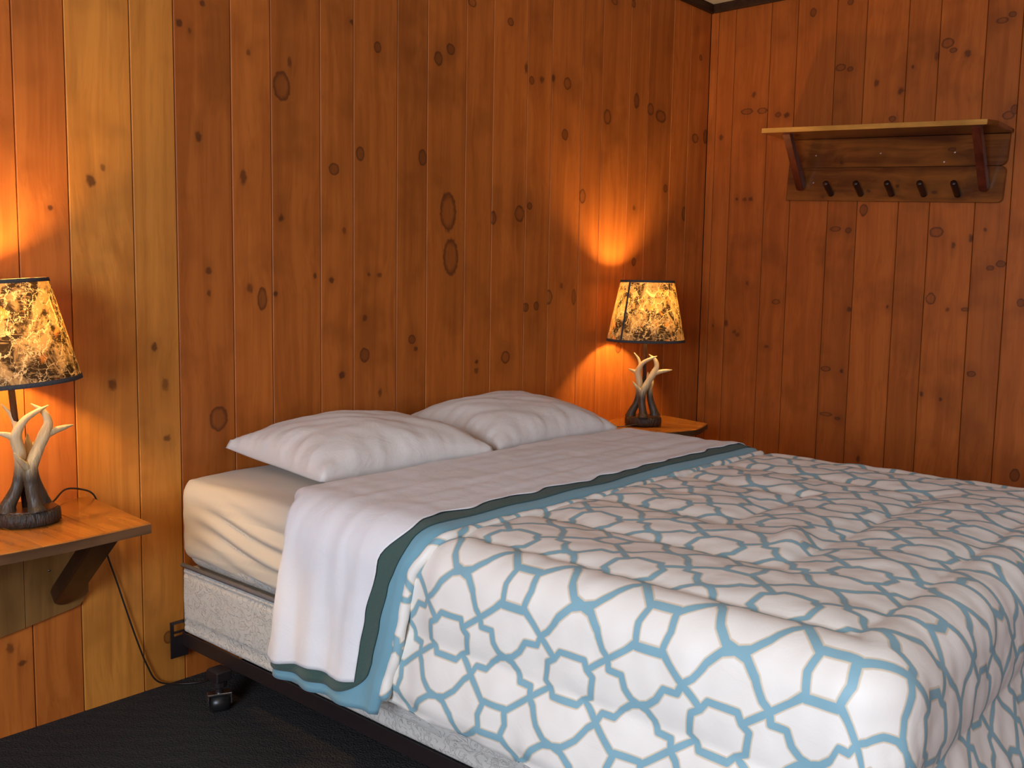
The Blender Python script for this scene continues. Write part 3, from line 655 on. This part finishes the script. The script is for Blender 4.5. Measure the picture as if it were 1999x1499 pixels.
# ---------------------------------------------------------------- lamps
def lamp(root, lean, seed, cord_pts, turn=0.0):
    sc = root.scale[0]
    def bark(i, w, r): return r*(1+.035*nz(math.cos(w)*3, math.sin(w)*3, seed)+.02*nz(math.cos(w)*11, math.sin(w)*11, i*.7))
    b = MB().lathe([(.060, 0), (.069, .004), (.0695, .018), (.068, .030), (.062, .0335)], 48, bark); n = len(b.v); 
    b.f.append(tuple(reversed(range(48)))); bo = b.build('lamp_base', M['bark'], root, True)
    d = MB().lathe([(.0625, .031), (.061, .0355), (.0, .0358)], 48, bark); d.build('slab_top', M['bark_top'], bo)
    LT = Matrix.Rotation(lean, 4, Vector((math.sin(turn), math.cos(turn), 0)))
    def T(x_, y_, z_): return LT @ Vector((x_, y_, z_))
    MB().tube([T(0, 0, .030), T(0, 0, .10), T(0, 0, .40)], .0072, 12).build('pole', M['pole'], root, True)
    MB().tube([T(0, 0, .375), T(0, 0, .380), T(0, 0, .416)], [.012, .020, .020], 14).build('socket', M['pole'], root, True)
    bb = MB().lathe([(0.0002, .482), (.012, .480), (.022, .470), (.027, .454), (.026, .440), (.018, .426), (.013, .414)], 24); bb.xf(LT); bb.build('bulb', M['bulb'], root, True)
    zb, zt, rb_, rt_ = .318, .547, .1465, .0995
    sh_ = MB().lathe([(rb_, zb), (rb_*.75+rt_*.25, zb*.75+zt*.25), (rb_*.5+rt_*.5, (zb+zt)/2), (rb_*.25+rt_*.75, zb*.25+zt*.75), (rt_, zt)], 64); sh_.xf(LT)
    so = sh_.build('lamp_shade', M['shade'], root, True)
    for r_, z_, hh in ((rb_, zb, .0095), (rt_, zt, .0085)):
        s0 = (rb_-rt_)/(zt-zb); zz = z_ if z_ == zb else z_-hh
        k = lambda q: rb_ - (q-zb)*s0
        t_ = MB().lathe([(k(zz)-.0015, zz), (k(zz)+.0016, zz), (k(zz+hh)+.0016, zz+hh), (k(zz+hh)-.0015, zz+hh)], 64); t_.xf(LT); t_.build('shade_trim', M['shade_tape'], so, True)
    w0 = math.radians(-128); tp = MB(); q = []
    for z_ in lin(zb+.006, zt-.006, 6):
        r_ = rb_ - (z_-zb)*(rb_-rt_)/(zt-zb)+.0012
        for dw in (-.045, .045): q.append(LT @ Vector((r_*math.cos(w0+dw*.1/r_), r_*math.sin(w0+dw*.1/r_), z_)))
    tp.add(q, [(2*i, 2*i+1, 2*i+3, 2*i+2) for i in range(5)]); tp.build('seam_tape', M['shade_tape'], so)
    sp = MB()
    for k in range(3):
        w = 2*PI*k/3+.4; sp.tube([T(0, 0, zt-.028), T(.5*rt_*math.cos(w), .5*rt_*math.sin(w), zt-.02), T(rt_*math.cos(w), rt_*math.sin(w), zt-.006)], .0012, 6)
    sp.tube([T(.0, 0, zt-.034), T(0, 0, zt-.022)], .008, 10); sp.build('shade_spider', M['pole'], so)
    # antlers: x to the right, -y to the front, z up
    F = lambda x_, w_, z_, r_: (x_, -w_, z_, r_*1.27 if r_ > .002 else r_)
    A = []
    A.append([[F(.000, .052, .030, .0165), F(-.001, .046, .050, .0125), F(-.006, .040, .088, .0105), F(-.006, .036, .122, .0115), F(.006, .032, .150, .0105), F(.020, .028, .176, .0095), F(.034, .024, .200, .0100), F(.045, .020, .225, .0075), F(.038, .014, .250, .0055), F(.014, .006, .270, .0012)],
              [F(-.004, .036, .124, .0095), F(-.020, .040, .140, .0065), F(-.034, .044, .156, .0042), F(-.043, .046, .170, .0012)],
              [F(.034, .024, .198, .0085), F(.055, .024, .206, .0065), F(.080, .022, .211, .0045), F(.103, .018, .214, .0012)]])
    A.append([[F(-.048, .010, .030, .0165), F(-.043, .010, .050, .0125), F(-.026, .014, .085, .0100), F(-.018, .016, .125, .0098), F(-.018, .016, .165, .0100), F(-.024, .014, .195, .0098), F(-.020, .018, .216, .0078), F(-.006, .022, .238, .0060), F(.020, .024, .254, .0042), F(.045, .024, .265, .0012)],
              [F(-.024, .014, .196, .0082), F(-.038, .008, .204, .0058), F(-.050, .000, .208, .0038), F(-.060, -.006, .212, .0012)],
              [F(-.020, .010, .205, .0070), F(-.016, -.004, .225, .0055), F(-.024, -.012, .250, .0038), F(-.041, -.016, .272, .0012)]])
    A.append([[F(.045, -.022, .030, .0165), F(.040, -.020, .050, .0125), F(.027, -.018, .090, .0100), F(.020, -.016, .130, .0092), F(.018, -.016, .160, .0075), F(.014, -.016, .182, .0050), F(.013, -.014, .200, .0012)],
              [F(.020, -.016, .135, .0080), F(.030, -.028, .155, .0055), F(.034, -.034, .176, .0012)]])
    for ant in A:
        m = MB()
        for j, br in enumerate(ant):
            crtube(m, br, 6, 12, (lambda i, k, r: r*(1+.06*math.sin(k*2.1*PI)+.05*nz(i*.9, k*1.7, seed))) if j == 0 else None)
        m.build('antler', M['antler'], root, True)
    Mi = (Matrix.Translation(root.location) @ Matrix.Rotation(root.rotation_euler.z, 4, 'Z') @ Matrix.Scale(sc, 4)).inverted()
    c = MB(); crtube(c, [(*(Mi @ Vector(p)), .0024/sc) for p in cord_pts], 8, 8); c.build('power_cord', M['cord'], root, True)
L1 = empty('table_lamp', (.878, -.166, .563), math.radians(-22.2+24), 1.0)
tag(L1, 'antler table lamp with camouflage shade on the left shelf, cut off by the picture edge', 'lamp', 'antler bedside lamps')
lamp(L1, math.radians(-4.2), 1.0, [(.93, -.115, .575), (.975, -.075, .580), (1.022, -.035, .596), (1.066, -.026, .588), (1.097, -.022, .570), (1.112, -.018, .530), (1.122, -.016, .46), (1.134, -.014, .40), (1.155, -.014, .33), (1.178, -.014, .25), (1.205, -.014, .16), (1.232, -.015, .08), (1.262, -.016, .024), (1.315, -.030, .0045), (1.365, -.062, .004), (1.44, -.068, .004), (1.52, -.095, .004)], math.radians(24))
L2 = empty('table_lamp', (3.352, -.187, .539), math.radians(-56.8), 1.10)
tag(L2, 'antler table lamp with camouflage shade on the corner shelf beyond the pillows', 'lamp', 'antler bedside lamps')
lamp(L2, 0.0, 2.0, [(3.29, -.215, .552), (3.24, -.19, .546), (3.19, -.15, .5415), (3.13, -.10, .5415), (3.06, -.05, .545), (3.04, -.02, .52), (3.035, -.014, .40), (3.03, -.014, .2), (3.03, -.014, .02)])

# ---------------------------------------------------------------- coat rack on the right wall
cr = empty('coat_rack', (XR-.0006, -.872, 1.62)); cr.rotation_euler = (math.radians(-3.0)*-1, 0, 0)
tag(cr, 'cedar coat rack with five dark pegs and a top shelf on the right wall', 'coat rack')
# local: x towards the room is negative, y along the wall, z up
def ced_dark(sd, s=1.0): return wood('cedar_rack_board', 1, (.09*s, .022*s, .004*s), (.26*s, .080*s, .012*s), [(-.25, .075, .016, .008), (.20, .03, .008, .006), (-.05, -.07, .007, .008), (.07, -.09, .01, .006), (-.30, -.105, .012, .012), (.27, -.115, .009, .007), (-.2, -.095, .012, .006)], 1, rough=.3, world_co=False, seed=sd, grain=15)
def bb_poly(y0, y1, z0, z1, r0):
    p = [(y0, z0), (y1, z0), (y1, z1), (y0, z1)]; return p
def yz_board(poly, x0, x1, ch):
    m = MB().prism(poly, 0, x1-x0, ch); m.xf(Matrix(((0, 0, -1, x1), (1, 0, 0, 0), (0, 1, 0, 0), (0, 0, 0, 1)))); return m
def rrect(y0, y1, z0, z1, r, corners):
    pts = []
    for (cy_, cz_, a0, key) in ((y0, z0, 180, 'bl'), (y1, z0, 270, 'br'), (y1, z1, 0, 'tr'), (y0, z1, 90, 'tl')):
        if key in corners:
            ox = cy_ + (r if cy_ == y0 else -r); oz = cz_ + (r if cz_ == z0 else -r)
            for k in range(5): w = math.radians(a0+90*k/4); pts.append((ox+r*math.cos(w), oz+r*math.sin(w)))
        else: pts.append((cy_, cz_))
    return pts
yz_board(rrect(-.459, .441, .0095, .131, .025, ('bl',)), -.019, 0, .003).build('back_board', ced_dark(1.0), cr)
yz_board(rrect(-.459, .441, -.133, .0085, .02, ('bl', 'tl')), -.019, 0, .003).build('back_board', ced_dark(5.0, 1.05), cr)
shm = MB().prism([(-.262, -.440), (-.262, .462), (-.255, .466), (0, .466), (0, -.466), (-.215, -.466)], .132, .152, .004)
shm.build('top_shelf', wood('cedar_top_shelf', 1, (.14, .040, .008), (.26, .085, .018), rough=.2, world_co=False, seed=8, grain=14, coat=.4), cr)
MB().box((-.2668, -.440, .1325), (-.2625, .462, .1515), .0015).build('lit_edge_strip', wood('pale_lit_edge', 1, (.46, .20, .035), (.66, .33, .07), rough=.25, world_co=False, seed=8, grain=14, coat=.4), cr)  # added strip: light on the shelf's front edge put into a paler colour
for yy in (.365, -.392):
    w, th = .016, .040; a = Vector((-.036, yy, -.075)); b = Vector((-.205, yy, .128)); dr = (b-a).normalized(); L = (b-a).length
    pr = [(w*math.cos(PI+PI*k/8), .6*w*math.sin(PI+PI*k/8)) for k in range(9)] + [(w, L+.02), (-w, L+.02)]
    m = MB().prism(pr, -th/2, th/2, .004)
    n_ = Vector((0, 1, 0)).cross(dr)
    m.xf(Matrix(((0, dr.x, n_.x, a.x), (1, dr.y, n_.y, a.y), (0, dr.z, n_.z, a.z), (0, 0, 0, 1))))
    m.v = [Vector((min(p.x, -.0193), p.y, min(p.z, .1317))) for p in m.v]
    m.build('bracket', M['bracket'], cr)
for k in range(5):
    yy = .232 - .131*k; a = Vector((-.019, yy, -.103)); dr = Vector((-.86, 0.0, .50)).normalized()
    m = MB(); m.tube([a, a+dr*.012, a+dr*.076, a+dr*.083, a+dr*.085], [.0138, .0132, .0132, .0115, .006], 14); m.build('peg', M['bracket_dark'], cr, True)
for yy, zz in ((.318, .062), (.035, .066), (-.262, .063), (-.225, .026), (.318, -.055), (-.265, -.06)):
    MB().lathe([(0, .0014), (.0035, .001), (.0042, 0), (0, 0)], 10).xf(Matrix.Translation((-.0192, yy, zz)) @ Matrix.Rotation(-PI/2, 4, 'Y')).build('screw', M['white_metal'], cr)
